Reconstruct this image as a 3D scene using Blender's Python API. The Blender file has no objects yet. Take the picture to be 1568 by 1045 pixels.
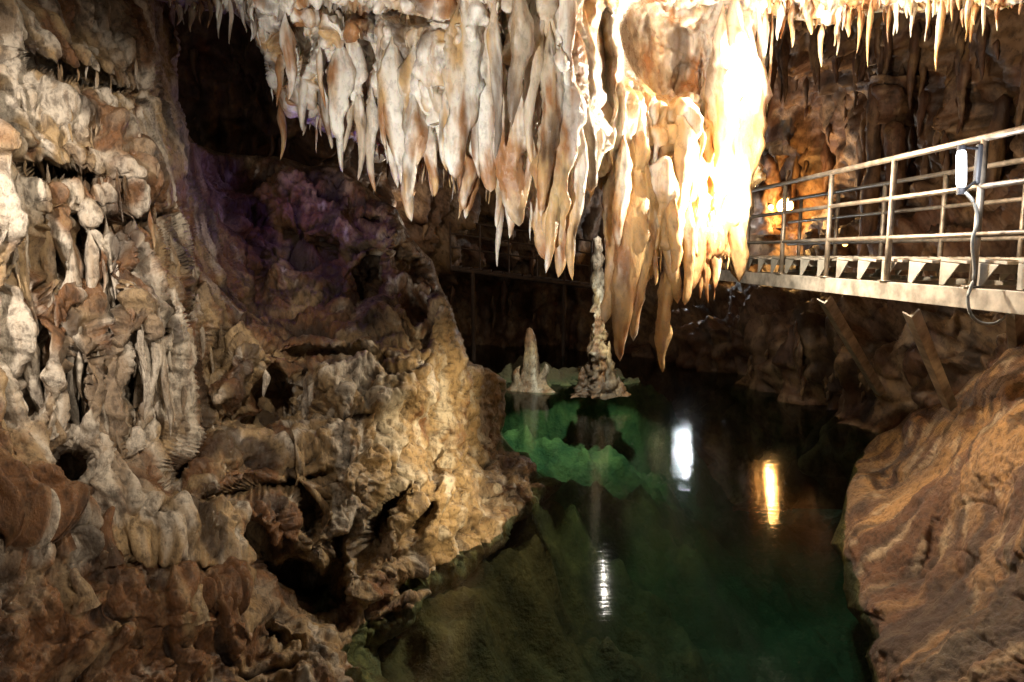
import bpy, math, numpy as np
from mathutils import Vector
rng = np.random.default_rng(11)

# ---------------------------------------------------------------- camera frame
# water level z=0, eye 2.5 m above it, looking along +Y, tilted down 7.4 deg.
PITCH = math.radians(7.36); SP, CP = math.sin(PITCH), math.cos(PITCH)
EYE = np.array([0.0, 0.0, 2.5]); K = 0.75/784
def shot(a, b, d):
    """back-project pixel column a, row b to view depth d (m)"""
    u = (np.asarray(a, float)-784)*K; v = (522.5-np.asarray(b, float))*K
    d = np.asarray(d, float)
    return np.stack([EYE[0]+d*u, EYE[1]+d*(CP+SP*v), EYE[2]+d*(-SP+CP*v)], -1)
def unshot(P):
    Q = P-EYE; d = Q[...,1]*CP-Q[...,2]*SP; up = Q[...,1]*SP+Q[...,2]*CP
    return Q[...,0]/d/K+784, 522.5-up/d/K
def wl(b):
    v = (522.5-b)*K
    return 2.5/(SP-CP*v)

# ---------------------------------------------------------------- noise
G = np.array([[1,1,0],[-1,1,0],[1,-1,0],[-1,-1,0],[1,0,1],[-1,0,1],[1,0,-1],[-1,0,-1],
              [0,1,1],[0,-1,1],[0,1,-1],[0,-1,-1],[1,1,0],[-1,1,0],[0,-1,1],[0,-1,-1]], np.float32)
def _h(x, y, z, s):
    h = (x.astype(np.int64)*374761393 + y.astype(np.int64)*668265263 + z.astype(np.int64)*2147483647 + s*1274126177) & 0xffffffff
    h = ((h ^ (h >> 13))*1274126177) & 0xffffffff
    return (h ^ (h >> 16))
def pn(P, s=0):
    sh = P.shape[:-1]; P = P.reshape(-1, 3)
    i = np.floor(P); f = (P-i).astype(np.float32); i = i.astype(np.int64)
    w = f*f*f*(f*(f*6-15)+10); out = np.zeros(len(P), np.float32)
    for dx in (0,1):
        for dy in (0,1):
            for dz in (0,1):
                g = G[_h(i[:,0]+dx, i[:,1]+dy, i[:,2]+dz, s) & 15]
                dd = g[:,0]*(f[:,0]-dx)+g[:,1]*(f[:,1]-dy)+g[:,2]*(f[:,2]-dz)
                ww = (w[:,0] if dx else 1-w[:,0])*(w[:,1] if dy else 1-w[:,1])*(w[:,2] if dz else 1-w[:,2])
                out += dd*ww
    return out.reshape(sh)
def fbm(P, o=4, s=0, g=.5):
    r = 0; a = 1
    for k in range(o):
        r = r+a*pn(P*(2.03**k)+k*7.3, s+k); a *= g
    return r
def bil(P, o=2, s=0, g=.45):
    """billow: rounded ribs divided by sharp grooves, about -0.6..0.8"""
    r = 0; a = 1
    for k in range(o):
        r = r+a*(np.sqrt(pn(P*(2.1**k)+k*3.1, s+k)**2+.0009)*2.6-.6); a *= g
    return r
def wor(P, s=0):
    sh = P.shape[:-1]; P = P.reshape(-1, 3); i = np.floor(P).astype(np.int64); f = P-i
    m1 = np.full(len(P), 9.0)
    for dx in (-1,0,1):
        for dy in (-1,0,1):
            for dz in (-1,0,1):
                h = _h(i[:,0]+dx, i[:,1]+dy, i[:,2]+dz, s)
                ox = (h & 1023)/1023.; oy = ((h >> 10) & 1023)/1023.; oz = ((h >> 20) & 1023)/1023.
                m1 = np.minimum(m1, (dx+ox-f[:,0])**2+(dy+oy-f[:,1])**2+(dz+oz-f[:,2])**2)
    return m1.reshape(sh)      # squared distance -> rounded knobs
def crack(P, w, s):
    return np.exp(-(pn(P, s)/w)**2)
def sstep(a, b, x):
    t = np.clip((x-a)/(b-a), 0, 1); return t*t*(3-2*t)
def blob(X, Y, x, y, rx, ry):
    return np.exp(-(((X-x)/rx)**2+((Y-y)/ry)**2)**1.5)
A3 = lambda *a: np.array(a)
def blur(A, n, passes=2):
    for _ in range(passes):
        for ax in (0, 1):
            B = np.moveaxis(A, ax, 0); B = np.concatenate([np.repeat(B[:1], n+1, 0), B, np.repeat(B[-1:], n, 0)])
            c = np.cumsum(B, 0); A = np.moveaxis((c[2*n+1:]-c[:-2*n-1])/(2*n+1), 0, ax)
    return A

# ---------------------------------------------------------------- mesh helpers
def link(o, parent=None):
    bpy.context.scene.collection.objects.link(o)
    if parent is not None: o.parent = parent
    return o
def mesh_obj(name, V, F, mat, parent=None, smooth=True, mineral=None):
    V = np.asarray(V, np.float32).reshape(-1, 3); me = bpy.data.meshes.new(name)
    if isinstance(F, list):
        me.from_pydata(V.tolist(), [], F)
    else:
        F = np.asarray(F, np.int32); n = F.shape[1]
        me.vertices.add(len(V)); me.vertices.foreach_set('co', V.ravel())
        me.loops.add(F.size); me.loops.foreach_set('vertex_index', F.ravel())
        me.polygons.add(len(F)); me.polygons.foreach_set('loop_start', np.arange(0, F.size, n, dtype=np.int32))
        me.update(calc_edges=True)
    me.polygons.foreach_set('use_smooth', [smooth]*len(me.polygons))
    if mineral is not None:
        at = me.attributes.new('mineral', 'FLOAT_COLOR', 'POINT'); at.data.foreach_set('color', np.asarray(mineral, np.float32).ravel())
    me.update()
    o = bpy.data.objects.new(name, me); me.materials.append(mat)
    return link(o, parent)
def empty(name):
    o = bpy.data.objects.new(name, None); o.empty_display_size = .2
    return link(o)
def sdf(poly, X, Y):
    poly = np.array(poly, float); x = X.ravel(); y = Y.ravel()
    best = np.full(x.shape, 1e18); bx = np.zeros_like(x); by = np.zeros_like(x); ins = np.zeros(x.shape, bool)
    n = len(poly)
    for k in range(n):
        a = poly[k]; b = poly[(k+1) % n]; e = b-a
        t = np.clip(((x-a[0])*e[0]+(y-a[1])*e[1])/(e@e), 0, 1)
        qx = a[0]+t*e[0]; qy = a[1]+t*e[1]; d = (x-qx)**2+(y-qy)**2
        m = d < best; best[m] = d[m]; bx[m] = qx[m]; by[m] = qy[m]
        c = (a[1] > y) != (b[1] > y)
        xi = a[0]+(y-a[1])*e[0]/e[1] if e[1] != 0 else np.full(x.shape, -1e9)
        ins ^= c & (x < xi)
    s = np.sqrt(best); s[~ins] *= -1
    return s.reshape(X.shape), bx.reshape(X.shape), by.reshape(X.shape)
def rbf(ctrl, X, Y, c=45.):
    C = np.array(ctrl, float); n = len(C)
    f = lambda r2: np.sqrt(r2+c*c)
    A = np.zeros((n+3, n+3)); A[:n,:n] = f((C[:,None,0]-C[None,:,0])**2+(C[:,None,1]-C[None,:,1])**2)
    A[:n,n] = 1; A[:n,n+1] = C[:,0]/500; A[:n,n+2] = C[:,1]/500; A[n:,:n] = A[:n,n:].T
    w = np.linalg.solve(A, np.r_[C[:,2], 0, 0, 0])
    out = w[n]+w[n+1]*X/500+w[n+2]*Y/500
    for k in range(n): out = out+w[k]*f((X-C[k,0])**2+(Y-C[k,1])**2)
    return out
class Layer: pass
def smooth_poly(poly, amp, seed):
    P = np.array(poly, float); out = []; r = np.random.default_rng(seed)
    for k in range(len(P)):
        a = P[k]; b = P[(k+1) % len(P)]; L = np.hypot(*(b-a)); m = max(1, int(L/26)) if L < 400 else 1
        nrm = np.array([b[1]-a[1], a[0]-b[0]])/max(L, 1e-6)
        for j in range(m): out.append(a+(b-a)*j/m+nrm*(r.normal()*amp if m > 1 else 0))
    return out
def normals(P, n):
    Q = blur(P, n)
    N = np.cross(np.gradient(Q, axis=0), np.gradient(Q, axis=1)); N /= np.linalg.norm(N, axis=-1, keepdims=True)+1e-9
    R = P-EYE; R /= np.linalg.norm(R, axis=-1, keepdims=True)
    dt = (N*R).sum(-1); N[dt > 0] *= -1
    return N, np.abs(dt)
def layer(name, poly, ctrl, box, step, ew, eR, skpx, skm, disp, mat, dents=(), jitter=4, dmin=1.6, seed=1):
    x0, x1, y0, y1 = box
    X, Y = np.meshgrid(np.arange(x0, x1+step, step, dtype=float), np.arange(y0, y1+step, step, dtype=float))
    s, bx, by = sdf(smooth_poly(poly, jitter, seed), X, Y)
    out = s < 0
    QX = np.where(out, bx, X); QY = np.where(out, by, Y)
    D = np.clip(rbf(ctrl, QX, QY), dmin, 24)
    for (dx, dy, rx, ry, rot, am) in dents:
        c, sn = math.cos(rot), math.sin(rot)
        ax = ((QX-dx)*c+(QY-dy)*sn)/rx; ay = (-(QX-dx)*sn+(QY-dy)*c)/ry
        D = D+am*np.exp(-(ax*ax+ay*ay)**1.5)
    t = np.clip(1-s/ew, 0, 1); D = D+np.where(out, eR, eR*(1-np.sqrt(np.maximum(0, 1-t*t))))
    D = D+np.where(out, np.minimum(-s, skpx*1.3)/skpx*skm, 0)
    P = shot(QX, QY, D)
    h1, h2, mn = disp(P, QX, QY)
    fade = sstep(-12, 5, s) if skm > 0 else 1.
    N, c = normals(P, 8); P = P+N*(h1*(.35+.65*fade)*np.clip(.3+1.2*c, 0, 1))[..., None]
    N, c = normals(P, 3); P = P+N*(h2*fade*np.clip(.1+1.5*c, 0, 1))[..., None]
    H, Wd = X.shape; idx = np.arange(H*Wd).reshape(H, Wd); ok = s > -skpx
    m = ok[:-1,:-1] & ok[1:,:-1] & ok[:-1,1:] & ok[1:,1:]
    F = np.stack([idx[:-1,:-1][m], idx[1:,:-1][m], idx[1:,1:][m], idx[:-1,1:][m]], 1)
    used = np.unique(F); remap = np.full(H*Wd, -1); remap[used] = np.arange(len(used))
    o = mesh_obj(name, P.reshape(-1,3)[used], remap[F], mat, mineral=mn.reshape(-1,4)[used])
    L = Layer(); L.o = o
    def at(x, y):
        j = int(round((x-x0)/step)); i = int(round((y-y0)/step))
        return P[min(max(i,0),H-1), min(max(j,0),Wd-1)]
    L.at = at
    L.sd = lambda x, y: s[min(max(int(round((y-y0)/step)),0),H-1), min(max(int(round((x-x0)/step)),0),Wd-1)]
    return L

# mineral maps: R calcite, G iron stain, B clay, A ochre; B also carries painted crevice shade
def minerals(P, cav, cal=0., sta=0., cla=0., och=0., s=500):
    st = fbm(P*A3(6.5,6.5,.8), 4, s); fs = pn(P*A3(19,19,2.2), s+9); n = fbm(P*A3(2.6,2.6,1.4), 5, s+20, .6); o = fbm(P*1.3, 4, s+40)
    c = sstep(-.05, .45, st+.35*fs+cal); g = sstep(0., .4, n+.25*fs+sta); a = sstep(-.2, .3, o+och)
    b = np.clip(sstep(.40, .05, cav)+sstep(.1, .5, fbm(P*A3(4,4,1.1), 4, s+60)+cla)*.8, 0, 1)  # low cav darkens creases: shade painted into this channel
    return np.stack([c, g, b, a], -1)

# ---------------------------------------------------------------- materials
def nt(name):
    m = bpy.data.materials.new(name); m.use_nodes = True; t = m.node_tree; t.nodes.clear()
    return m, t, t.nodes.new('ShaderNodeOutputMaterial')
def lk(t, a, b): t.links.new(a, b)
def ramp(t, src, stops):
    r = t.nodes.new('ShaderNodeValToRGB'); e = r.color_ramp.elements
    while len(e) > 1: e.remove(e[-1])
    cc = lambda c: (c, c, c, 1) if isinstance(c, (int, float)) else (*c, 1)
    e[0].position = stops[0][0]; e[0].color = cc(stops[0][1])
    for p, c in stops[1:]:
        k = e.new(p); k.color = cc(c)
    lk(t, src, r.inputs[0]); return r.outputs[0]
def mixc(t, f, a, b, mode='MIX'):
    m = t.nodes.new('ShaderNodeMix'); m.data_type = 'RGBA'; m.blend_type = mode; m.clamp_factor = True
    for s, v in ((m.inputs[0], f), (m.inputs[6], a), (m.inputs[7], b)):
        if isinstance(v, bpy.types.NodeSocket): lk(t, v, s)
        elif isinstance(v, (int, float)): s.default_value = v
        else: s.default_value = (*v, 1)
    return m.outputs[2]
def noise(t, pos, sc, stretch=None, det=4, rough=.6):
    n = t.nodes.new('ShaderNodeTexNoise'); n.inputs['Scale'].default_value = sc; n.inputs['Detail'].default_value = det
    n.inputs['Roughness'].default_value = rough
    if stretch:
        mp = t.nodes.new('ShaderNodeMapping'); mp.inputs['Scale'].default_value = stretch; lk(t, pos, mp.inputs[0]); pos = mp.outputs[0]
    lk(t, pos, n.inputs['Vector']); return n.outputs[0]
def rock_mat(name, base, ochre, stain, calcite, clay_shade, wet=.4, bump=.5, fine=1.0, sss=0., speck=.65, runs=0.):
    m, t, o = nt(name); b = t.nodes.new('ShaderNodeBsdfPrincipled'); lk(t, b.outputs[0], o.inputs[0])
    pos = t.nodes.new('ShaderNodeNewGeometry').outputs['Position']
    a = t.nodes.new('ShaderNodeAttribute'); a.attribute_name = 'mineral'
    sp = t.nodes.new('ShaderNodeSeparateColor'); lk(t, a.outputs['Color'], sp.inputs[0])
    f = noise(t, pos, 24*fine, (1,1,.6), 6, .72)
    c = mixc(t, a.outputs['Alpha'], base, ochre)
    c = mixc(t, sp.outputs[1], c, stain); c = mixc(t, sp.outputs[0], c, calcite)
    if runs > 0:      # water-run mineral streaks down the flowstone
        v = noise(t, pos, 15, (1,1,.09), 3, .6)
        c = mixc(t, ramp(t, v, [(.52,0.),(.66,runs)]), c, mixc(t, .5, ochre, stain))
    c = mixc(t, ramp(t, f, [(.38,speck),(.53,0.)]), c, clay_shade)
    c = mixc(t, sp.outputs[2], c, clay_shade)  # channel B: clay patches and painted crevice shade
    lk(t, c, b.inputs['Base Color'])
    if sss > 0:
        b.inputs['Subsurface Weight'].default_value = sss; b.inputs['Subsurface Radius'].default_value = (1.,.5,.2); b.inputs['Subsurface Scale'].default_value = .045
    lk(t, ramp(t, f, [(.35,wet+.3),(.62,wet)]), b.inputs['Roughness'])
    bp = t.nodes.new('ShaderNodeBump'); bp.inputs['Strength'].default_value = bump; bp.inputs['Distance'].default_value = .045
    lk(t, f, bp.inputs['Height']); lk(t, bp.outputs[0], b.inputs['Normal'])
    return m
def plain(name, col, rough=.4, metal=0., var=.25, sc=30, emit=None, es=0):
    m, t, o = nt(name); b = t.nodes.new('ShaderNodeBsdfPrincipled'); lk(t, b.outputs[0], o.inputs[0])
    pos = t.nodes.new('ShaderNodeNewGeometry').outputs['Position']
    n = noise(t, pos, sc, det=4)
    lk(t, mixc(t, ramp(t, n, [(.35,0.),(.7,1.)]), tuple(x*(1-var) for x in col), tuple(min(1,x*(1+var)) for x in col)), b.inputs['Base Color'])
    lk(t, ramp(t, n, [(.3,rough),(.8,min(1,rough+.25))]), b.inputs['Roughness']); b.inputs['Metallic'].default_value = metal
    if emit: b.inputs['Emission Color'].default_value = (*emit,1); b.inputs['Emission Strength'].default_value = es
    return m

M_wall = rock_mat('limestone_wall', (.32,.235,.155), (.45,.31,.16), (.22,.105,.045), (.68,.59,.47), (.042,.024,.014), wet=.22, bump=.75, runs=.45)
M_curt = rock_mat('flowstone', (.60,.50,.38), (.64,.42,.20), (.38,.18,.075), (.86,.80,.71), (.10,.06,.034), wet=.16, bump=.3, sss=.25, speck=.35, runs=.55)
M_bank = rock_mat('ochre_rock', (.26,.14,.06), (.44,.23,.08), (.14,.06,.024), (.48,.34,.2), (.04,.02,.01), wet=.36, bump=.8)
M_back = rock_mat('brown_rock', (.18,.10,.055), (.23,.135,.06), (.12,.055,.028), (.32,.21,.12), (.035,.02,.012), wet=.4, bump=.6, fine=.4)

# ---------------------------------------------------------------- LEFT WALL
Wc = [(-300,-200,2.6),(-300,500,2.2),(-300,1200,2.0),(0,-100,3.6),(0,100,3.4),(0,300,3.1),(0,500,3.1),(0,700,3.0),(0,850,2.9),(0,1045,2.6),
(120,-100,4.4),(130,50,4.1),(130,250,3.7),(150,400,3.6),(150,550,3.5),(170,700,3.5),(150,850,3.35),(200,1045,3.1),(250,-50,5.0),(250,100,4.9),
(250,250,4.5),(260,400,4.1),(290,500,4.1),(290,600,4.2),(300,750,3.9),(300,900,3.6),(330,1045,3.5),(340,270,6.6),(350,400,6.0),(400,480,5.8),
(430,300,7.0),(450,400,6.8),(520,290,7.3),(570,300,7.2),(600,350,6.8),(600,450,6.4),(680,470,6.3),(500,500,5.7),(600,540,5.5),(690,540,6.0),
(400,560,4.8),(420,680,4.7),(430,780,4.2),(430,900,4.2),(400,1000,3.85),(500,1000,4.1),(500,650,4.8),(520,800,4.6),(600,700,5.0),(600,850,4.85),
(650,620,5.35),(700,600,6.0),(735,600,7.4),(700,750,5.9),(760,620,8.3),(750,700,7.6),(830,735,7.5),(770,780,6.4),(690,850,5.55),(610,930,4.8),(550,985,4.4),(560,1100,3.75)]
Wpoly = [(-420,-260),(250,-260),(262,-60),(264,40),(268,150),(285,215),(330,235),(420,240),(500,262),(560,270),(605,320),(625,365),(660,400),(688,470),(700,520),
(705,560),(745,565),(770,585),(765,640),(764,690),(800,705),(856,742),(830,775),(785,800),(735,850),(680,900),(630,950),(575,990),(590,1050),(600,1160),(-420,1200)]
Wd = [(430,612,60,50,.2,1.1),(475,905,60,30,.5,.9),(585,800,13,60,.45,.7),(540,720,18,40,.2,-.15),(100,725,22,32,0,.5),(325,560,22,75,.35,.6),(350,250,60,50,0,.6),
(500,546,75,13,.1,.5),(300,690,26,60,.5,.55),(20,815,60,14,0,.5),(690,470,30,26,0,-.35),(390,655,30,18,0,.4),(250,60,12,90,0,.3),(120,112,95,10,.3,.5),(400,748,90,10,-.2,.5),
(290,865,90,13,.1,.5),(560,440,20,50,.4,.7),(640,400,34,11,0,.5),(700,620,20,30,0,.35),(170,470,8,60,0,.35),(60,560,8,60,0,.35),(210,600,8,70,.1,.35),(120,600,8,60,0,.3),
(90,262,80,9,.2,.4),(400,850,12,50,-.4,.4),(620,900,50,10,-.6,.4),(640,800,10,30,.5,.35),(210,335,60,9,-.2,.35),(75,400,8,60,0,.4),(125,370,7,50,0,.35),(260,480,8,50,.1,.35),(300,450,7,45,0,.3),
(480,380,50,14,.5,.5),(400,440,14,50,.3,.4),(640,480,14,40,-.3,.3),(600,380,12,40,.5,-.3),(560,330,30,12,0,.4),(520,860,10,60,.5,.35),(665,700,10,50,.3,.3),(470,770,9,50,-.3,.4),(350,640,30,24,0,.5),(270,730,20,24,0,.4),(680,580,24,24,0,.3),(380,960,60,10,.3,.4)]
def d_wall(P, X, Y):
    wq = P+.05*np.stack([pn(P*2.5,51),pn(P*2.5+9,52),pn(P*2.5+19,53)],-1)
    flow = sstep(410,270,X+25*pn(P*2,7))*sstep(880,760,Y)*sstep(0,90,Y)
    flow = np.maximum(flow, .55*sstep(420,250,X)*sstep(1000,860,Y))
    drap = blob(X, Y, 520, 620, 130, 70)*.6
    rough = np.clip(1-flow, .2, 1); fl = flow+drap
    big = fbm(P*1.3, 2, 3)*.22
    l1 = (bil(wq*A3(2.3,2.3,2.8), 2, 9, .5)*.08+fbm(wq*4.5, 3, 12, .6)*.08)*rough
    ribs = bil(wq*A3(5.6,5.6,.38), 2, 31, .65)*.085*fl
    h1 = big+l1+ribs
    kk = .4+.9*sstep(-.1,.35,pn(P*1.7,70))
    k1 = (.3-wor(wq*6.5, 4))*.042*rough*kk; k2 = (.3-wor(wq*15, 6))*.024*rough; k3 = (.3-wor(wq*33, 8))*.010*rough
    cr = (crack(wq*A3(2.2,2.2,1.6), .04, 63)+.6*crack(wq*A3(4.6,4.6,3.), .05, 64))*.055*(.25+.75*rough)
    ribs2 = bil(wq*A3(14,14,.9), 2, 35, .6)*.03*(fl*.9+.1)
    n = P[...,2]*2.1+fbm(P*A3(2,2,.3),2,44)*1.9; tier = n % 1.0
    tr = np.where(tier < .18, sstep(0,.18,tier), 1-(tier-.18)/.82)*.045*fl
    fine = fbm(wq*20, 3, 61, .65)*(.007+.016*rough)
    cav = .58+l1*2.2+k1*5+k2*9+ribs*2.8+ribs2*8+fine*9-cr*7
    dark = blob(X, Y, 440, 390, 180, 150)+.7*blob(X, Y, 360, 760, 110, 170); cream = blob(X, Y, 620, 690, 180, 180); red = sstep(820,960,Y)*sstep(420,200,X)
    left = sstep(140,20,X)*sstep(900,650,Y); olive = blob(X, Y, 130, 70, 170, 110); dr = blob(X, Y, 510, 600, 90, 70)
    mn = minerals(wq, cav, cal=.12*flow-.3*rough-.3*dark-.45*red+.22*left+.35*cream*rough+.35*dr+.06, sta=.3*dark+.35*red-.3*cream-.15*olive+.08, cla=.42*dark-.08-.3*cream-.2*left, och=.5*cream-.1*left+.22-.3*olive)
    return h1, k1+k2+k3-cr+ribs2+tr+fine, mn
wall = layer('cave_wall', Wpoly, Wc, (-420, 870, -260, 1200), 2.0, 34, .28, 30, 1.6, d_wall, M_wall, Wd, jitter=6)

# ---------------------------------------------------------------- CEILING / CURTAIN
Cc = [(200,-250,3.6),(262,0,5.0),(320,10,5.2),(400,60,5.4),(430,150,5.9),(520,230,6.1),(500,100,5.5),(500,-200,3.8),(600,0,4.9),(600,150,5.4),(620,260,5.8),
(700,-200,3.7),(700,60,4.9),(710,200,5.3),(760,310,5.6),(800,100,4.9),(830,250,5.3),(870,360,5.4),(900,-200,3.8),(900,80,4.9),(930,180,5.5),(925,290,5.8),
(985,20,5.8),(1000,100,5.9),(1000,250,5.8),(1040,400,6.0),(1100,50,6.1),(1100,200,6.1),(1110,380,6.3),(1150,100,6.4),(1155,250,6.4),(1100,-200,4.2),
(1200,20,6.6),(1350,0,6.2),(1350,-150,4.5),(1450,10,5.8),(1568,0,5.2),(1600,-200,4.0),(1800,-100,4.2)]
Cpoly = [(200,-250),(225,-60),(262,4),(300,10),(350,14),(385,36),(400,90),(425,140),(460,180),(505,205),(545,222),(600,240),(640,240),(690,240),(715,275),(750,270),(790,305),
(830,335),(865,355),(885,300),(905,262),(935,270),(950,330),(985,385),(1030,400),(1080,405),(1115,390),(1140,330),(1157,240),(1150,150),(1150,70),(1165,20),(1250,34),(1350,12),
(1450,18),(1568,0),(1800,-20),(1800,-250)]
Cd = [(985,70,80,80,0,.3),(1045,130,50,30,-.6,.2),(500,150,14,60,.3,.45),(560,90,10,80,.1,.35),(640,150,8,80,0,.3),(770,110,8,90,0,.4),(925,120,10,120,0,.5),
(880,150,26,90,0,-.3),(660,190,30,60,0,-.25),(850,60,22,120,0,-.2),(600,25,80,8,.2,.35),(460,90,10,60,.4,.35),(690,175,50,6,0,.15),(520,20,60,9,.2,.35),(818,60,6,100,0,.25),
(1000,240,50,10,-.4,.2),(1075,200,7,120,0,.25),(1030,330,6,80,0,.25),(735,170,7,90,0,.3),(600,180,6,60,0,.25),(690,70,45,60,0,-.2),(540,150,24,60,.2,-.2)]
def d_curt(P, X, Y):
    wq = P+.04*np.stack([pn(P*2.,71),pn(P*2.+9,72),pn(P*2.+19,73)],-1)
    bare = np.clip(blob(X, Y, 990, 75, 80, 80)+blob(X, Y, 630, 50, 60, 50)*.5, 0, 1)
    fl = 1-.85*bare
    big = fbm(P*1.5, 2, 13)*.2*(1-.6*bare)
    ribs = bil(wq*A3(4.8,4.8,.32), 2, 15, .65)*.09*fl
    ribs2 = bil(wq*A3(13,13,.8), 2, 18, .6)*.034*fl
    n = fbm(P*A3(2.4,2.4,.25),2,84); tier = (P[...,2]*1.5+n*2.4) % 1.0
    tr = np.where(tier < .2, sstep(0,.2,tier), 1-(tier-.2)/.8)*.06*fl
    k1 = (.3-wor(wq*8, 86))*.02*(1+bare); fine = fbm(wq*20, 3, 91)*(.006+.012*bare)
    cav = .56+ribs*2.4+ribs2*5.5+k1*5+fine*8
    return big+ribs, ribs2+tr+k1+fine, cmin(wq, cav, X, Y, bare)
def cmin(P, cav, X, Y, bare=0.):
    warm_glow = sstep(900,990,X)*sstep(90,220,Y); top = sstep(220,40,Y); tip = sstep(190,340,Y)  # orange translucent glow of the right drapery is painted in as ochre
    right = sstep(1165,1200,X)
    return minerals(P, cav, cal=.18+.14*top-.36*warm_glow-.2*tip-.6*bare-.3*right, sta=-.06+.12*tip-.1*warm_glow+.18*sstep(620,480,X)+.2*right, cla=-.14+.5*bare-.1*warm_glow+.26*sstep(620,430,X), och=-.05+.7*warm_glow+.45*tip+.4*right, s=700)
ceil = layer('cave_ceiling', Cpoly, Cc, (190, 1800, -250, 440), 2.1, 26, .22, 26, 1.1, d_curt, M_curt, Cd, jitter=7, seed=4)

# ---------------------------------------------------------------- RIGHT BANK
Bc = [(1750,350,5.0),(1750,700,3.2),(1750,1150,2.3),(1568,530,6.0),(1568,600,5.1),(1568,750,4.1),(1568,900,3.5),(1568,1045,3.1),(1500,580,6.2),(1500,680,5.1),(1500,850,4.1),(1450,1000,3.6),
(1440,625,7.2),(1390,650,7.7),(1335,690,8.4),(1400,760,5.8),(1300,740,7.1),(1290,830,5.85),(1330,830,5.5),(1400,900,4.6),(1315,910,4.95),(1345,1000,4.2),(1345,1100,3.7)]
Bpoly = [(1900,300),(1700,430),(1568,520),(1520,560),(1455,612),(1400,636),(1345,668),(1310,712),(1296,760),(1280,830),(1300,900),(1330,980),(1335,1060),(1335,1200),(1900,1200)]
def d_bank(P, X, Y):
    wq = P+.08*np.stack([pn(P*1.6,171),pn(P*1.6+9,172),pn(P*1.6+19,173)],-1)
    a = wq[...,0]*.6-wq[...,2]*.8; c = wq[...,0]*.8+wq[...,2]*.6      # strata dip to the lower left
    S = np.stack([a*5.0, wq[...,1]*1.0, c*.8], -1)
    big = fbm(P*1.1, 3, 113)*.2; ribs = bil(S, 2, 115)*.035+fbm(wq*4, 3, 140, .6)*.035
    k1 = (.3-wor(wq*5, 119))*.025; k2 = (.3-wor(wq*14, 120))*.022; ribs2 = bil(S*2.6, 2, 130)*.014; fine = fbm(wq*18, 3, 121, .65)*.018
    cr = crack(wq*A3(1.6,1.6,2.4), .03, 163)*.03
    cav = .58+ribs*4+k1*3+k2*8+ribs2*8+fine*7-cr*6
    S2 = np.stack([a*1.8, wq[...,1]*.5, c*.35], -1); low = sstep(740,940,Y)
    return big+ribs, k1+k2+ribs2+fine-cr, minerals(S2*1.3, cav, cal=-.25, sta=.1+.3*low, cla=-.05+.45*low, och=.35-.5*low, s=900)
bank = layer('rock_bank', Bpoly, Bc, (1240, 1900, 300, 1200), 2.3, 40, .3, 36, 2.0, d_bank, M_bank, [(1360,740,24,16,0,.35),(1430,820,14,70,.5,.15)], jitter=5, seed=8)

# ---------------------------------------------------------------- BACK WALLS
Kc = [(-400,-300,10),(-400,700,10),(300,100,9.5),(500,250,10.5),(700,300,15),(784,450,18.5),(900,500,18),(1000,510,16.5),(1060,510,14.6),(1060,560,14.8),(1150,520,13.4),(1150,590,13.5),(1200,450,13.2),(1200,615,12.1),
(1300,500,11),(1300,650,10.4),(1400,500,9.6),(1400,620,9.2),(1568,500,8),(1568,620,7.2),(1750,500,6.5),(1200,250,18.8),(1200,330,18.6),(1100,300,19.5),(1200,400,16.5),(1350,200,14.5),(1500,200,12),(1568,100,10),(1300,50,14),(1350,330,13.5),(1500,350,11),
(1750,100,8),(1000,0,14),(700,0,10),(1300,-250,9),(700,620,18),(1000,640,16),(1300,760,10.2),(1750,760,6.5),(300,700,11)]
def d_back(P, X, Y):
    wq = P+.15*np.stack([pn(P*.9,271),pn(P*.9+9,272),pn(P*.9+19,273)],-1)
    big = fbm(P*.6, 3, 213)*.8; ribs = bil(wq*A3(1.8,1.8,.22), 3, 215, .55)*.24; med = bil(wq*2.4, 3, 218)*.07
    k = (.3-wor(wq*4.5, 219))*.07; fine = fbm(wq*9, 3, 230)*.03
    cav = .54+ribs*1.4+med*2+k*3+fine*3
    return big+ribs, med+k+fine, minerals(wq*.5, cav, cal=-.15, sta=.1, s=1100)
back = layer('cave_back_wall', [(-600,-500),(2200,-500),(2200,1000),(-600,1000)], Kc, (-400, 1900, -300, 780), 4., 5, 0, 5, 0, d_back, M_back, jitter=0)

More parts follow.
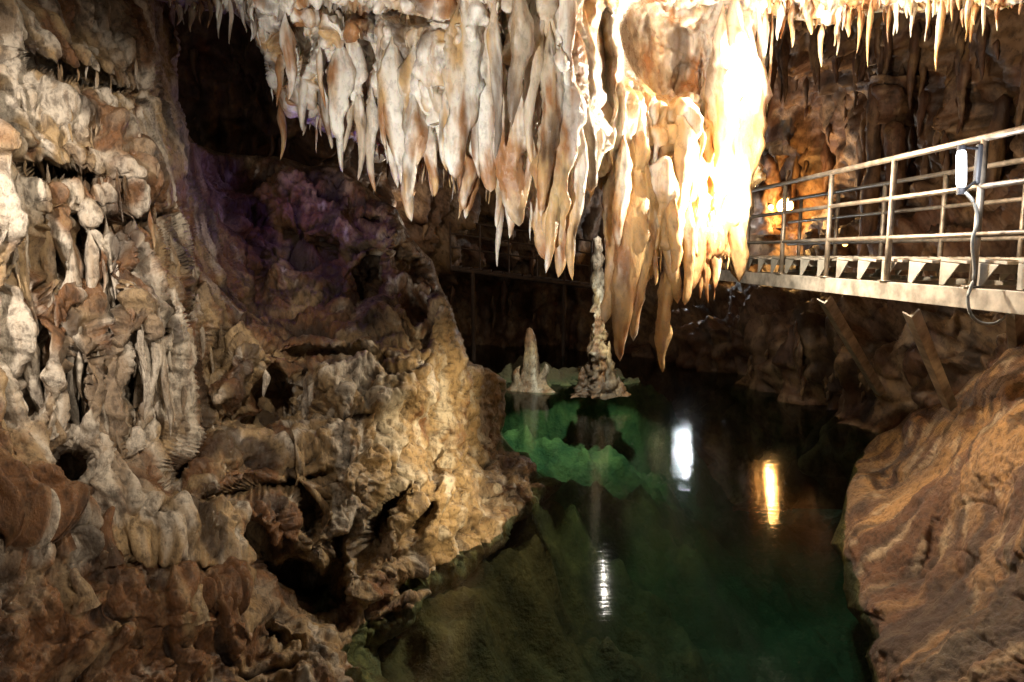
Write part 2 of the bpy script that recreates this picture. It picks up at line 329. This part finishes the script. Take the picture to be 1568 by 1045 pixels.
# ---------------------------------------------------------------- DRIPS
class Drips:
    def __init__(s): s.V = []; s.F = []; s.n = 0; s.R = []
    def add(s, p, L, r, up=False, flare=1.0, flat=1.0, pw=.8, lean=(0,0), na=18, nt_=28, bulb=0., soft=False, wobf=.6):
        t = np.linspace(0, 1, nt_); th = np.linspace(0, 2*np.pi, na, endpoint=False); ph = rng.uniform(0, 6.28)
        rad = r*((1-t)**pw*.85+.15*(1-t)**.25)+r*flare*.9*np.exp(-t*7)*(1-t)+r*bulb*np.exp(-((t-.7)/.15)**2)*(1-t)**.3
        if soft: rad = rad*sstep(-.02, .35, t)
        T, A = np.meshgrid(t, th, indexing='ij'); k = rng.integers(2, 5)
        rr = rad[:,None]*(1+.2*np.sin(k*A+ph+T*2)*(1-T)+.13*(1-1.6*np.abs(np.sin((k+1.5)*A*1.0-ph)))*(1-T)**.5)
        sg = 1 if up else -1; wob = r*wobf
        cx = p[0]+lean[0]*T*L+wob*np.sin(T*5+ph)*T; cy = p[1]+lean[1]*T*L+wob*np.cos(T*4+ph)*T
        V = np.stack([cx+rr*np.cos(A)*flat, cy+rr*np.sin(A)/max(flat**.5,1), p[2]+sg*T*L], -1).reshape(-1,3)
        i = np.arange((nt_-1)*na).reshape(nt_-1, na); j = np.roll(i, -1, 1)
        s.F.append(np.stack([i, j, j+na, i+na], -1).reshape(-1,4)+s.n)
        c = np.stack([cx, cy, p[2]+sg*T*L], -1).reshape(-1,3)
        s.V.append(V); s.R.append(V-c); s.n += len(V)
    def build(s, name, mat, fn, amp=.4, fr=1.0):
        V = np.concatenate(s.V); R = np.concatenate(s.R); F = np.concatenate(s.F)
        n = fbm(V*A3(9,9,4)*fr, 3, 301); n2 = fbm(V*A3(26,26,10)*fr, 2, 305)
        V = V+R*(n*amp+n2*amp*.5)[:,None]
        X, Y = unshot(V)
        return mesh_obj(name, V, F, mat, mineral=fn(V, np.clip(.58+n*.4+n2*.3, 0, 1), X, Y))
def px(n, d): return n*K*d
def hand(D, lst, wf=1.0, lay=None, **kw):
    for it in lst:
        x, y0, y1, w, d = it[:5]; k = dict(kw)
        if len(it) > 5: k.update(it[5])
        p = shot(x, y0, d)
        if lay is not None:
            p = lay.at(x, y0); d = (p-EYE)@A3(0, CP, -SP); p = p+(p-EYE)/np.linalg.norm(p-EYE)*px(w, d)*.4
        q = shot(x, y1, d)
        D.add(p, abs(q[2]-p[2]), px(w, d)*wf, up=(y1 < y0), **k)
def scatter(D, lay, n, box, Lr, rr, smin=4, smax=1e9, **kw):
    c = 0; tries = 0
    while c < n and tries < n*40:
        tries += 1
        x = rng.uniform(box[0], box[1]); y = rng.uniform(box[2], box[3]); s_ = lay.sd(x, y)
        if s_ < smin or s_ > smax: continue
        if lay is ceil and math.hypot(x-990, (y-75)) < 85: continue
        p = lay.at(x, y); dist = np.linalg.norm(p-EYE); k = rng.uniform(0,1)
        r = (rr[0]+(rr[1]-rr[0])*(.3*rng.uniform()+.7*k))
        p = p+(p-EYE)/dist*r*.5
        D.add(p, Lr[0]+(Lr[1]-Lr[0])*k*k, r, flare=.1, na=10, nt_=18, pw=rng.uniform(.5,.9), soft=True, **kw); c += 1

C = Drips()
hand(C, [(655,130,338,22,5.2),(668,170,300,13,5.25),(712,170,322,20,5.2),(738,190,335,14,5.3),(757,280,410,7,5.4),(775,160,350,12,5.25),(792,180,365,15,5.2),(822,240,388,12,5.3),(850,180,427,21,5.1,dict(flat=1.2)),
 (878,150,432,18,5.1),(866,90,420,20,5.3),(890,0,290,29,4.7,dict(pw=.35)),(905,220,300,9,5.3),(842,20,330,20,4.85,dict(pw=.4)),(630,160,300,12,5.4),(645,150,280,10,5.4),(600,110,285,12,5.5),(573,130,292,11,5.6),(548,120,275,10,5.7),
 (520,110,262,10,5.8),(492,100,225,10,5.8),(470,70,200,10,5.8),(530,20,230,14,5.5),(690,100,260,15,5.0),(770,80,310,13,5.05),(805,60,310,14,5.05),(730,60,270,13,5.0),(585,40,230,12,5.3),(615,20,250,14,5.2),(700,180,310,10,5.3),
 (440,10,150,12,5.4),(790,-60,190,20,4.7),(820,-50,250,18,4.7),(870,-80,220,20,4.6),(760,-30,240,14,4.9)], wf=1., pw=.55, lay=ceil, soft=True, flare=.1)
hand(C, [(700,-20,270,20,4.9),(640,60,262,18,5),(745,20,290,18,5),(800,90,345,20,5),(850,60,380,22,5),(560,60,250,15,5.3),(600,40,262,14,5.3),(505,60,215,13,5.5),(835,200,400,16,5.1)], wf=1., pw=.4, lay=ceil, soft=True, flare=.1, flat=1.7, nt_=40, na=26)
hand(C, [(960,200,562,23,5.8,dict(flat=1.4,pw=.6)),(942,240,500,19,5.95,dict(flat=1.2)),(980,220,528,19,5.9),(1024,360,577,12,5.85,dict(bulb=.4)),(1000,170,430,22,5.85),(1032,180,470,23,5.8),(1058,180,455,26,5.85),
 (1080,110,450,27,5.95,dict(pw=.35)),(1104,30,440,27,6.05,dict(pw=.32)),(1128,30,436,27,6.15,dict(pw=.32)),(1147,70,345,19,6.3,dict(pw=.35)),(1118,-30,300,28,6.1,dict(pw=.35)),(1150,10,240,16,6.3,dict(pw=.35)),(1092,-20,260,22,6.1,dict(pw=.4)),
 (915,160,300,11,5.6),(930,150,290,11,5.7),(990,320,455,15,6.0),(1047,290,470,13,5.8),(1072,320,447,11,5.85),(1012,290,420,13,5.85),(1115,260,432,16,6.1),(950,200,380,15,5.85),(1090,300,445,12,6.),(970,160,420,18,5.8),(1045,140,400,18,5.8),(1066,100,380,16,5.8)], wf=1.08, pw=.45, lay=ceil, soft=True, flare=.1)
hand(C, [(1163,10,205,8,6.2),(1172,0,160,7,6.4),(1182,10,170,4,6.4),(1445,-10,104,7,5.7),(1335,-5,100,5,6.0),(1318,0,80,5,6.1),(1208,0,70,8,6.4),(1265,10,100,6,6.3),(1285,15,70,4,6.2),(1395,0,55,5,5.9),(1420,0,62,5,5.8),(1240,0,50,10,6.3),(1300,0,55,8,6.2),(1375,0,50,5,6),(1480,0,40,5,5.6),(1500,-5,36,6,5.5),(1530,-5,30,6,5.3),(1190,0,60,7,6.5),
 (335,0,58,6,5.2),(350,0,66,5,5.2),(320,0,42,6,5.15),(290,0,48,6,5.1),(272,-5,38,6,5.05),(305,0,34,5,5.1),(372,10,48,5,5.3),(385,20,60,5,5.35)], lay=ceil, soft=True, flare=.1)
scatter(C, ceil, 60, (420, 900, 60, 360), (.12,.55), (.012,.045), 4)
scatter(C, ceil, 50, (900, 1160, 180, 420), (.12,.5), (.012,.045), 2)
scatter(C, ceil, 150, (470, 1160, 60, 420), (.06,.35), (.006,.018), 0, 26)
scatter(C, ceil, 70, (420, 900, -60, 240), (.05,.2), (.006,.014), 4)
scatter(C, ceil, 90, (1165, 1620, -60, 60), (.06,.36), (.012,.028), 0, 40)
scatter(C, ceil, 26, (262, 420, -40, 100), (.05,.2), (.01,.022), 0, 30)
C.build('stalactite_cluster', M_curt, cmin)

wmin = lambda V, c, X, Y: minerals(V, c, cal=.28, cla=-.2, sta=-.05, och=.15, s=500)
dmin_ = lambda V, c, X, Y: minerals(V, c, cal=-.25, sta=.2, och=.1, s=500)
Wl = Drips()
scatter(Wl, wall, 60, (20, 350, 300, 500), (.2,.7), (.012,.032), 6)
scatter(Wl, wall, 70, (20, 250, 80, 280), (.08,.32), (.007,.016), 6)
scatter(Wl, wall, 50, (0, 330, 520, 700), (.1,.4), (.010,.024), 6)
hand(Wl, [(465,560,655,11,4.55,dict(pw=.6)),(483,575,640,8,4.6),(400,560,610,6,4.6),(95,330,515,16,2.95),(140,340,490,12,3.2),(215,380,560,14,3.6),(300,390,520,13,3.9),(335,400,500,11,4.1),(130,460,680,16,3.25),(180,450,650,15,3.4),(60,460,680,15,3.4),(30,300,520,15,3.4),(240,460,610,13,3),
 (150,560,740,13,3),(100,560,700,11,3),(210,560,700,11,3),(265,520,660,10,3),(20,520,700,14,3),(180,340,470,10,3),(255,360,500,11,3),(110,140,300,12,3),(160,160,290,9,3),(60,150,280,12,3),(515,560,640,12,3),(540,570,660,10,3)], lay=wall, soft=True, flare=.1, pw=.55)
Wl.build('wall_stalactites', M_wall, wmin)
Sg = Drips()
hand(Sg, [(88,850,745,14,2.85),(155,870,775,14,3.15),(330,960,890,15,3.45),(130,930,865,13,3.0),(290,950,895,12,3.4),(390,975,920,14,3.7)], lay=wall, pw=.35, flare=.3)
Sg.build('small_stalagmites', M_wall, dmin_)
S1 = Drips(); hand(S1, [(812,600,500,15,12.6,dict(pw=.38,flare=.7,na=20,nt_=40,wobf=.1)),(830,600,556,13,12.5),(795,600,560,12,12.6)]); S1.build('stalagmite', M_wall, dmin_, amp=.25, fr=.7)
S2 = Drips(); hand(S2, [(917,606,462,15,11.4,dict(pw=.5,flare=.8,na=26,nt_=70)),(915,478,362,8,11.4,dict(pw=.1,flare=.2)),(905,606,500,11,11.5),(932,606,520,10,11.3),(893,606,560,11,11.3),(948,606,575,9,11.3)], flare=.5, wobf=.15)
S2.build('limestone_column', M_wall, lambda V,c,X,Y: minerals(V, c, cal=-.4+.8*sstep(490,450,Y), sta=.3-.5*sstep(490,450,Y), cla=.35-.6*sstep(490,450,Y), s=500), amp=.8, fr=1.3)
S3 = Drips(); hand(S3, [(1361,400,190,16,13.0,dict(pw=.1,flare=.6,na=20,nt_=50)),(1361,125,260,22,13.0,dict(pw=.6,na=20,nt_=40)),(1325,400,120,10,13.3,dict(pw=.1,flare=.4)),(1361,195,135,26,13.0,dict(pw=.12,flare=0)),(1510,400,150,14,11.2,dict(pw=.1,flare=.4))]); S3.build('cave_pillar', M_back, dmin_, fr=.4)
S4 = Drips()
scatter(S4, back, 170, (1080, 1600, -60, 260), (.3,1.8), (.04,.14), 0)
scatter(S4, back, 60, (1130, 1350, 440, 600), (.2,.8), (.04,.09), 0)
scatter(S4, back, 60, (280, 960, 0, 500), (.3,1.2), (.04,.12), 0)
hand(S4, [(1176,350,238,16,17.9,dict(pw=.3)),(1192,240,290,8,17.9),(1168,360,280,14,17.6,dict(pw=.3)),(1222,380,345,14,17.8,dict(pw=.3)),(1290,400,370,16,14.,dict(pw=.3)),(1245,395,350,14,16.,dict(pw=.3))], flare=.6)
S4.build('background_stalactites', M_back, dmin_)

# ---------------------------------------------------------------- POOL
shore = np.array([shot(a, b, wl(b))[:2] for a, b in [(560,1060),(560,1000),(625,940),(700,860),(780,790),(850,742),(768,700),(745,620)]])
gx, gy = np.meshgrid(np.linspace(-6, 10, 330), np.linspace(-1, 21, 440))
def pdist(pl, X, Y):
    b = np.full(X.shape, 1e9)
    for k in range(len(pl)-1):
        a = pl[k]; e = pl[k+1]-a; t = np.clip(((X-a[0])*e[0]+(Y-a[1])*e[1])/(e@e), 0, 1)
        b = np.minimum(b, np.hypot(X-a[0]-t*e[0], Y-a[1]-t*e[1]))
    return b
P0 = np.stack([gx, gy, gx*0], -1)
ds = np.maximum(0, pdist(shore, gx, gy)+fbm(P0*1.1, 3, 420)*.6)
z = -.3-2.2*(1-np.exp(-(ds/1.3)**1.1))
led = np.exp(-(((gx-1.1)/2.6)**2+((gy-13.3)/1.35)**2)**2)
z = np.maximum(z, -2.6+2.78*led)
led2 = np.exp(-(((gx-.7)/2.3)**2+((gy-10.2)/2.9)**2)**1.3); z = np.maximum(z, -2.5+1.85*led2)
z += fbm(P0*1.4, 4, 401)*.4*np.clip(.4+led+led2, .3, 1)+bil(P0*3, 3, 405)*.08
idx = np.arange(gx.size).reshape(gx.shape)
F = np.stack([idx[:-1,:-1].ravel(), idx[:-1,1:].ravel(), idx[1:,1:].ravel(), idx[1:,:-1].ravel()], 1)
m, t, o = nt('silt_depth_tint'); b = t.nodes.new('ShaderNodeBsdfPrincipled'); lk(t, b.outputs[0], o.inputs[0])
pos = t.nodes.new('ShaderNodeNewGeometry').outputs['Position']; sx = t.nodes.new('ShaderNodeSeparateXYZ'); lk(t, pos, sx.inputs[0])
mr = t.nodes.new('ShaderNodeMapRange'); mr.inputs[1].default_value = -2.0; mr.inputs[2].default_value = -.3; lk(t, sx.outputs[2], mr.inputs[0])  # depth ramp: light lost in deep water painted into the bed colour
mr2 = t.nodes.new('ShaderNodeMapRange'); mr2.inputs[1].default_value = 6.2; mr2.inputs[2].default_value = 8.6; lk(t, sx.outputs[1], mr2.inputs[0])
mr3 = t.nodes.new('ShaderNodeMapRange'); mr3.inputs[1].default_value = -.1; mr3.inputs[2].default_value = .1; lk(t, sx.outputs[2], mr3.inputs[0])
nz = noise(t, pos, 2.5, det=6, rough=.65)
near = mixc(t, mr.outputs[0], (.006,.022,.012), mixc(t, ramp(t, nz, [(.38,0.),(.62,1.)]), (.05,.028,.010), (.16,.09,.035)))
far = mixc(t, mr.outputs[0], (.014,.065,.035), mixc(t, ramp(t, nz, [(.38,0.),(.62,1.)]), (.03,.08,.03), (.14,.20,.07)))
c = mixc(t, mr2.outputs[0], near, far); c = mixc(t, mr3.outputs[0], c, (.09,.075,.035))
lk(t, c, b.inputs['Base Color']); b.inputs['Roughness'].default_value = .85
bp = t.nodes.new('ShaderNodeBump'); bp.inputs['Distance'].default_value = .06; lk(t, noise(t, pos, 12, det=5), bp.inputs['Height']); lk(t, bp.outputs[0], b.inputs['Normal'])
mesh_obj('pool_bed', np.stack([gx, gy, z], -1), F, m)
m, t, o = nt('pool_water'); fr = t.nodes.new('ShaderNodeFresnel'); fr.inputs[0].default_value = 1.34
pos = t.nodes.new('ShaderNodeNewGeometry').outputs['Position']
bp = t.nodes.new('ShaderNodeBump'); bp.inputs['Strength'].default_value = .22; bp.inputs['Distance'].default_value = .006
lk(t, noise(t, pos, 14, (.2,2.2,1), det=2), bp.inputs['Height'])
gl = t.nodes.new('ShaderNodeBsdfGlossy'); gl.inputs['Roughness'].default_value = .07; lk(t, bp.outputs[0], gl.inputs['Normal'])
tr = t.nodes.new('ShaderNodeBsdfTransparent'); tr.inputs[0].default_value = (.70,.88,.76,1)
mx = t.nodes.new('ShaderNodeMixShader'); lk(t, fr.outputs[0], mx.inputs[0]); lk(t, tr.outputs[0], mx.inputs[1]); lk(t, gl.outputs[0], mx.inputs[2]); lk(t, mx.outputs[0], o.inputs[0])
mesh_obj('pool_water', [(-6,-1,0),(11,-1,0),(11,21,0),(-6,21,0)], [(0,1,2,3)], m)

# ---------------------------------------------------------------- WALKWAY
class MB:
    def __init__(s): s.V = []; s.F = []
    def tube(s, pts, r, n=10):
        pts = [Vector(p) for p in pts]; b0 = len(s.V)
        for i, p in enumerate(pts):
            rr = r[i] if isinstance(r, (list, tuple)) else r
            d = (pts[min(i+1,len(pts)-1)]-pts[max(i-1,0)]).normalized()
            a = d.cross(Vector((0,0,1)) if abs(d.z) < .9 else Vector((0,1,0))).normalized(); c = d.cross(a)
            for k in range(n):
                th = 2*math.pi*k/n; s.V.append(tuple(p+a*math.cos(th)*rr+c*math.sin(th)*rr))
        for i in range(len(pts)-1):
            for k in range(n):
                q = b0+i*n; s.F.append((q+k, q+(k+1)%n, q+n+(k+1)%n, q+n+k))
        s.F.append(tuple(range(b0+n-1, b0-1, -1))); e = b0+(len(pts)-1)*n; s.F.append(tuple(range(e, e+n)))
    def prism(s, prof, off):
        b0 = len(s.V); n = len(prof); off = Vector(off)
        for p in prof: s.V.append(tuple(p))
        for p in prof: s.V.append(tuple(Vector(p)+off))
        for k in range(n): s.F.append((b0+k, b0+(k+1)%n, b0+n+(k+1)%n, b0+n+k))
        s.F.append(tuple(range(b0+n-1, b0-1, -1))); s.F.append(tuple(range(b0+n, b0+2*n)))
    def obj(s, name, mat, par, smooth=False):
        o = mesh_obj(name, s.V, s.F, mat, par, smooth)
        if not smooth:
            bv = o.modifiers.new('bev', 'BEVEL'); bv.width = .004; bv.segments = 2; bv.limit_method = 'ANGLE'
        return o
M_steel = plain('galvanised_steel', (.30,.25,.20), .38, .7, .35, 14)
M_alu = plain('painted_beam', (.40,.36,.31), .5, .2, .45, 7)
M_gus = plain('gusset_steel', (.36,.34,.30), .5, .3, .3, 8)
M_rust = plain('rusty_steel', (.09,.06,.045), .6, .4, .3, 8)
M_dark = plain('black_plastic', (.03,.03,.035), .4)
AX = Vector((-.048,1,0)).normalized(); BX = Vector((AX.y,-AX.x,0)); O = Vector((3.07,4.56,0))
def wp(s_, l, z): return O+AX*s_+BX*l+Vector((0,0,z))
walk = empty('metal_walkway')
r = MB(); po = MB(); ends = (-3.2, 5.2)
for l in (0, 1.1):
    for z_, rad in ((3.24,.024),(2.93,.019),(2.62,.019)):
        r.tube([wp(ends[0],l,z_), wp(ends[1],l,z_)], rad, 12)
    for k in range(-3, 6):
        s_ = k*.97
        po.tube([wp(s_,l,2.14), wp(s_,l,3.235)], .023, 12)
        po.prism([wp(s_-.05,l-.045,2.27), wp(s_+.05,l-.045,2.27), wp(s_+.05,l+.045,2.27), wp(s_-.05,l+.045,2.27)], (0,0,.012))
r.obj('handrails', M_steel, walk, True); po.obj('posts', M_steel, walk, True)
bm_ = MB()
for l in (-.03, 1.07):
    bm_.prism([wp(ends[0],l,2.13), wp(ends[0],l+.06,2.13), wp(ends[0],l+.06,2.142), wp(ends[0],l+.012,2.142), wp(ends[0],l+.012,2.256), wp(ends[0],l+.06,2.256), wp(ends[0],l+.06,2.268), wp(ends[0],l,2.268)], AX*(ends[1]-ends[0]))
bm_.obj('edge_beams', M_alu, walk)
tr_ = MB(); gs = MB(); k = -3.1
while k < 5.0:
    tr_.prism([wp(k,.05,2.425), wp(k+.27,.05,2.44), wp(k+.27,.05,2.46), wp(k,.05,2.445)], BX*1.0)
    tr_.prism([wp(k+.262,.05,2.36), wp(k+.27,.05,2.36), wp(k+.27,.05,2.439), wp(k+.262,.05,2.439)], BX*1.0)
    for l in (.035, 1.05): gs.prism([wp(k+.20,l,2.27), wp(k+.25,l,2.27), wp(k+.25,l,2.436), wp(k+.05,l,2.424)], BX*.008)
    for q in np.linspace(.12, 1.0, 12): tr_.prism([wp(k+.02,q,2.4485), wp(k+.25,q,2.4612), wp(k+.25,q,2.467), wp(k+.02,q,2.454)], BX*.02)
    k += .36
for k in np.arange(-3, 5.2, .97): tr_.prism([wp(k,.035,2.16), wp(k+.06,.035,2.16), wp(k+.06,.035,2.24), wp(k,.035,2.24)], BX*1.03)
tr_.obj('deck_treads', M_alu, walk); gs.obj('tread_gussets', M_gus, walk)
st = MB()
def strut(a, b, w=.035):
    a = Vector(a); b = Vector(b); d = (b-a).normalized(); sx_ = d.cross(Vector((0,1,0))).normalized(); sy = d.cross(sx_)
    st.prism([a+sx_*w+sy*w, a-sx_*w+sy*w, a-sx_*w-sy*w, a-sx_*.7*w-sy*w, a-sx_*.7*w+sy*.6*w, a+sx_*w+sy*.6*w], b-a)
strut(shot(1395,476,5.35), shot(1455,622,6.5), .045); strut(shot(1262,456,6.6), shot(1347,600,8.5), .05)
strut(wp(1.0,1.1,2.14), shot(1560,600,6.9), .045)
st.obj('support_struts', M_alu, walk)
# further stretch of the visitor path, deep in the passage behind the curtain
dw = empty('distant_walkway'); db = MB()
e0 = Vector(shot(690,412,15.5)); e1 = Vector(shot(905,440,16.5)); ev = e1-e0
for h_, rr_ in ((0,.05),(.5,.018),(.8,.018),(1.1,.022)): db.tube([e0+Vector((0,0,h_)), e1+Vector((0,0,h_))], rr_, 8)
for q in np.linspace(0,1,6): db.tube([e0+ev*q, e0+ev*q+Vector((0,0,1.1))], .02, 8)
for q in np.linspace(0,1,15): db.prism([e0+ev*q+Vector((0,0,.02)), e0+ev*q+Vector((.2,0,.02)), e0+ev*q+Vector((.2,0,.06)), e0+ev*q+Vector((0,0,.06))], (0,.9,0))
for q in (.15,.8): db.tube([e0+ev*q, e0+ev*q+Vector((0,.2,-2.4))], .05, 8)
db.obj('frame', M_rust, dw)

lamp = empty('railing_lamp')
lb = MB(); a = shot(1472,288,4.42); c = shot(1472,230,4.42)
A_, C_ = Vector(a), Vector(c)
lb.tube([A_.lerp(C_, q) for q in (0,.04,.12,.5,.88,.96,1)], [.016,.024,.029,.030,.029,.024,.016], 18)
lb.obj('glowing_tube', plain('lamp_tube', (.9,.9,.95), .2, 0, .02, 5, (.9,.95,1.0), 9.0), lamp, True)
hb = MB(); cc = shot(1499,252,4.46)
hb.tube([Vector(cc)+Vector((0,0,-.13)), Vector(cc)+Vector((0,0,-.12)), Vector(cc)+Vector((0,0,.12)), Vector(cc)+Vector((0,0,.13))], [.018,.026,.026,.018], 12)
hb.tube([A_+Vector((0,0,-.045)), A_+Vector((0,0,.004))], .026, 14); hb.tube([C_+Vector((0,0,-.004)), C_+Vector((0,0,.03))], .026, 14)
hb.tube([A_+Vector((0,0,-.03)), Vector(cc)+Vector((0,0,-.1))], .01); hb.tube([C_+Vector((0,0,.02)), Vector(cc)+Vector((0,0,.1))], .01)
hb.obj('bracket', M_dark, lamp)
cb = MB(); pts = [(1478,295,4.4),(1492,312,4.38),(1497,340,4.38),(1489,370,4.38),(1492,420,4.38),(1482,455,4.36),(1486,480,4.34),(1500,494,4.33),(1522,496,4.33),(1541,484,4.36),(1546,466,4.4)]
cp_ = [Vector(shot(*p)) for p in pts]; sm = []
for i in range(len(cp_)-1):
    p0, p1, p2, p3 = cp_[max(i-1,0)], cp_[i], cp_[i+1], cp_[min(i+2,len(cp_)-1)]
    for q in np.linspace(0,1,6,endpoint=False):
        sm.append(.5*((2*p1)+(-p0+p2)*q+(2*p0-5*p1+4*p2-p3)*q*q+(-p0+3*p1-3*p2+p3)*q**3))
sm.append(cp_[-1]); cb.tube(sm, .011, 8); cb.obj('cable', plain('grey_cable', (.35,.35,.33), .5), lamp, True)

def bulb(name, loc, rad, col, st_):
    e = empty(name); mb = MB(); L = Vector(loc); th = np.linspace(.12, math.pi-.12, 11)
    mb.tube([L+Vector((0,0,-rad*math.cos(q))) for q in th], [rad*math.sin(q) for q in th], 18)
    mb.obj('lens', plain(name+'_glass', (.9,.9,.9), .2, 0, .02, 5, col, st_), e, True)
    m2 = MB(); m2.tube([L+Vector((0,0,rad*1.0)), L+Vector((0,0,rad*1.5))], [rad*.55, rad*.35], 16)
    m2.tube([L+Vector((0,0,rad*1.4)), L+Vector((0,1.2,rad*1.4))], rad*.2, 8)
    m2.obj('housing', M_dark, e)
def light(name, kind, loc, E, col, r=.05, tgt=None, ang=60, blend=.6):
    l = bpy.data.lights.new(name, kind); l.energy = E; l.color = col; l.shadow_soft_size = r
    if kind == 'SPOT': l.spot_size = math.radians(ang); l.spot_blend = blend
    o = bpy.data.objects.new(name, l); o.location = loc
    if tgt is not None: o.rotation_euler = (Vector(tgt)-Vector(loc)).to_track_quat('-Z','Y').to_euler()
    link(o); return o
bulb('warm_cave_lamp', shot(1202,316,17.4), .2, (1.,.42,.09), 24)
bulb('warm_cave_lamp', shot(1180,318,17.3), .07, (1.,.42,.09), 20)
bulb('warm_cave_lamp', shot(1294,374,13.4), .05, (1.,.42,.09), 10)
bulb('white_cave_lamp', shot(1055,390,17.4), .32, (.85,.95,1.), 170)

# ---------------------------------------------------------------- LIGHTS
light('curtain_floodlight', 'POINT', shot(1147,90,5.8), 260, (1.,.92,.76), .03)
light('curtain_floodlight', 'POINT', shot(1146,290,5.75), 260, (1.,.87,.66), .03)
light('ceiling_spot', 'SPOT', (-1.3,1.2,1.3), 1000, (1.,.95,.87), .06, shot(750,120,5.2), 54, .85)
light('ceiling_warm_spot', 'SPOT', (1.7,1.3,1.5), 230, (1.,.76,.42), .05, shot(1010,340,5.9), 34, .9)
light('wall_lamp', 'SPOT', (-1.75,1.3,3.3), 340, (1.,.88,.76), .04, shot(-50,330,3.2), 62, .95)
light('wall_lamp', 'SPOT', (.6,1.2,4.7), 560, (1.,.88,.72), .04, shot(160,440,3.8), 48, .95)
light('wall_lamp', 'SPOT', (-.3,1.6,1.0), 40, (1.,.84,.68), .05, shot(100,900,3.0), 70, .95)
light('rock_spot', 'SPOT', (2.5,2.5,2.0), 1500, (1.,.80,.47), .04, shot(680,690,6.0), 30, 1.)
light('rim_light', 'POINT', shot(1000,330,6.7), 70, (1.,.88,.68), .04)
light('column_fill', 'POINT', shot(935,335,10.7), 26, (1.,.93,.8), .03)  # added light hidden behind the drapery to brighten the column
light('pool_spot', 'SPOT', (1.3,8.6,3.2), 850, (.95,1.,.85), .06, (.8,11.3,0), 66, .85)
light('passage_fill', 'POINT', shot(640,330,13.2), 25, (1.,.8,.6), .03)  # added dim fill for the dark passage, no lamp stands there
light('rail_lamp_light', 'POINT', shot(1468,262,4.3), 12, (.95,.97,1.), .03)
light('bank_spot', 'SPOT', (3.2,3.0,3.8), 290, (1.,.64,.30), .05, shot(1555,580,5.5), 39, .95)
light('warm_lamp_light', 'POINT', shot(1202,316,17.0), 190, (1.,.55,.17), .1)
light('back_spot', 'SPOT', shot(1250,400,9.0), 210, (1.,.62,.35), .1, shot(1420,170,13.0), 84, .8)
light('violet_lamp', 'POINT', shot(480,280,6.5), 4, (.35,.18,1.), .03)

w = bpy.data.worlds.new('World'); bpy.context.scene.world = w; w.use_nodes = True
w.node_tree.nodes['Background'].inputs[0].default_value = (1.,.85,.7,1); w.node_tree.nodes['Background'].inputs[1].default_value = .035

cam = bpy.data.cameras.new('camera'); cam.sensor_width = 36; cam.lens = 24; cam.clip_end = 200; cam.clip_start = .05
co = bpy.data.objects.new('camera', cam); co.location = EYE; co.rotation_euler = (math.pi/2-PITCH, 0, 0); link(co)
bpy.context.scene.camera = co
bpy.context.scene.view_settings.view_transform = 'Standard'
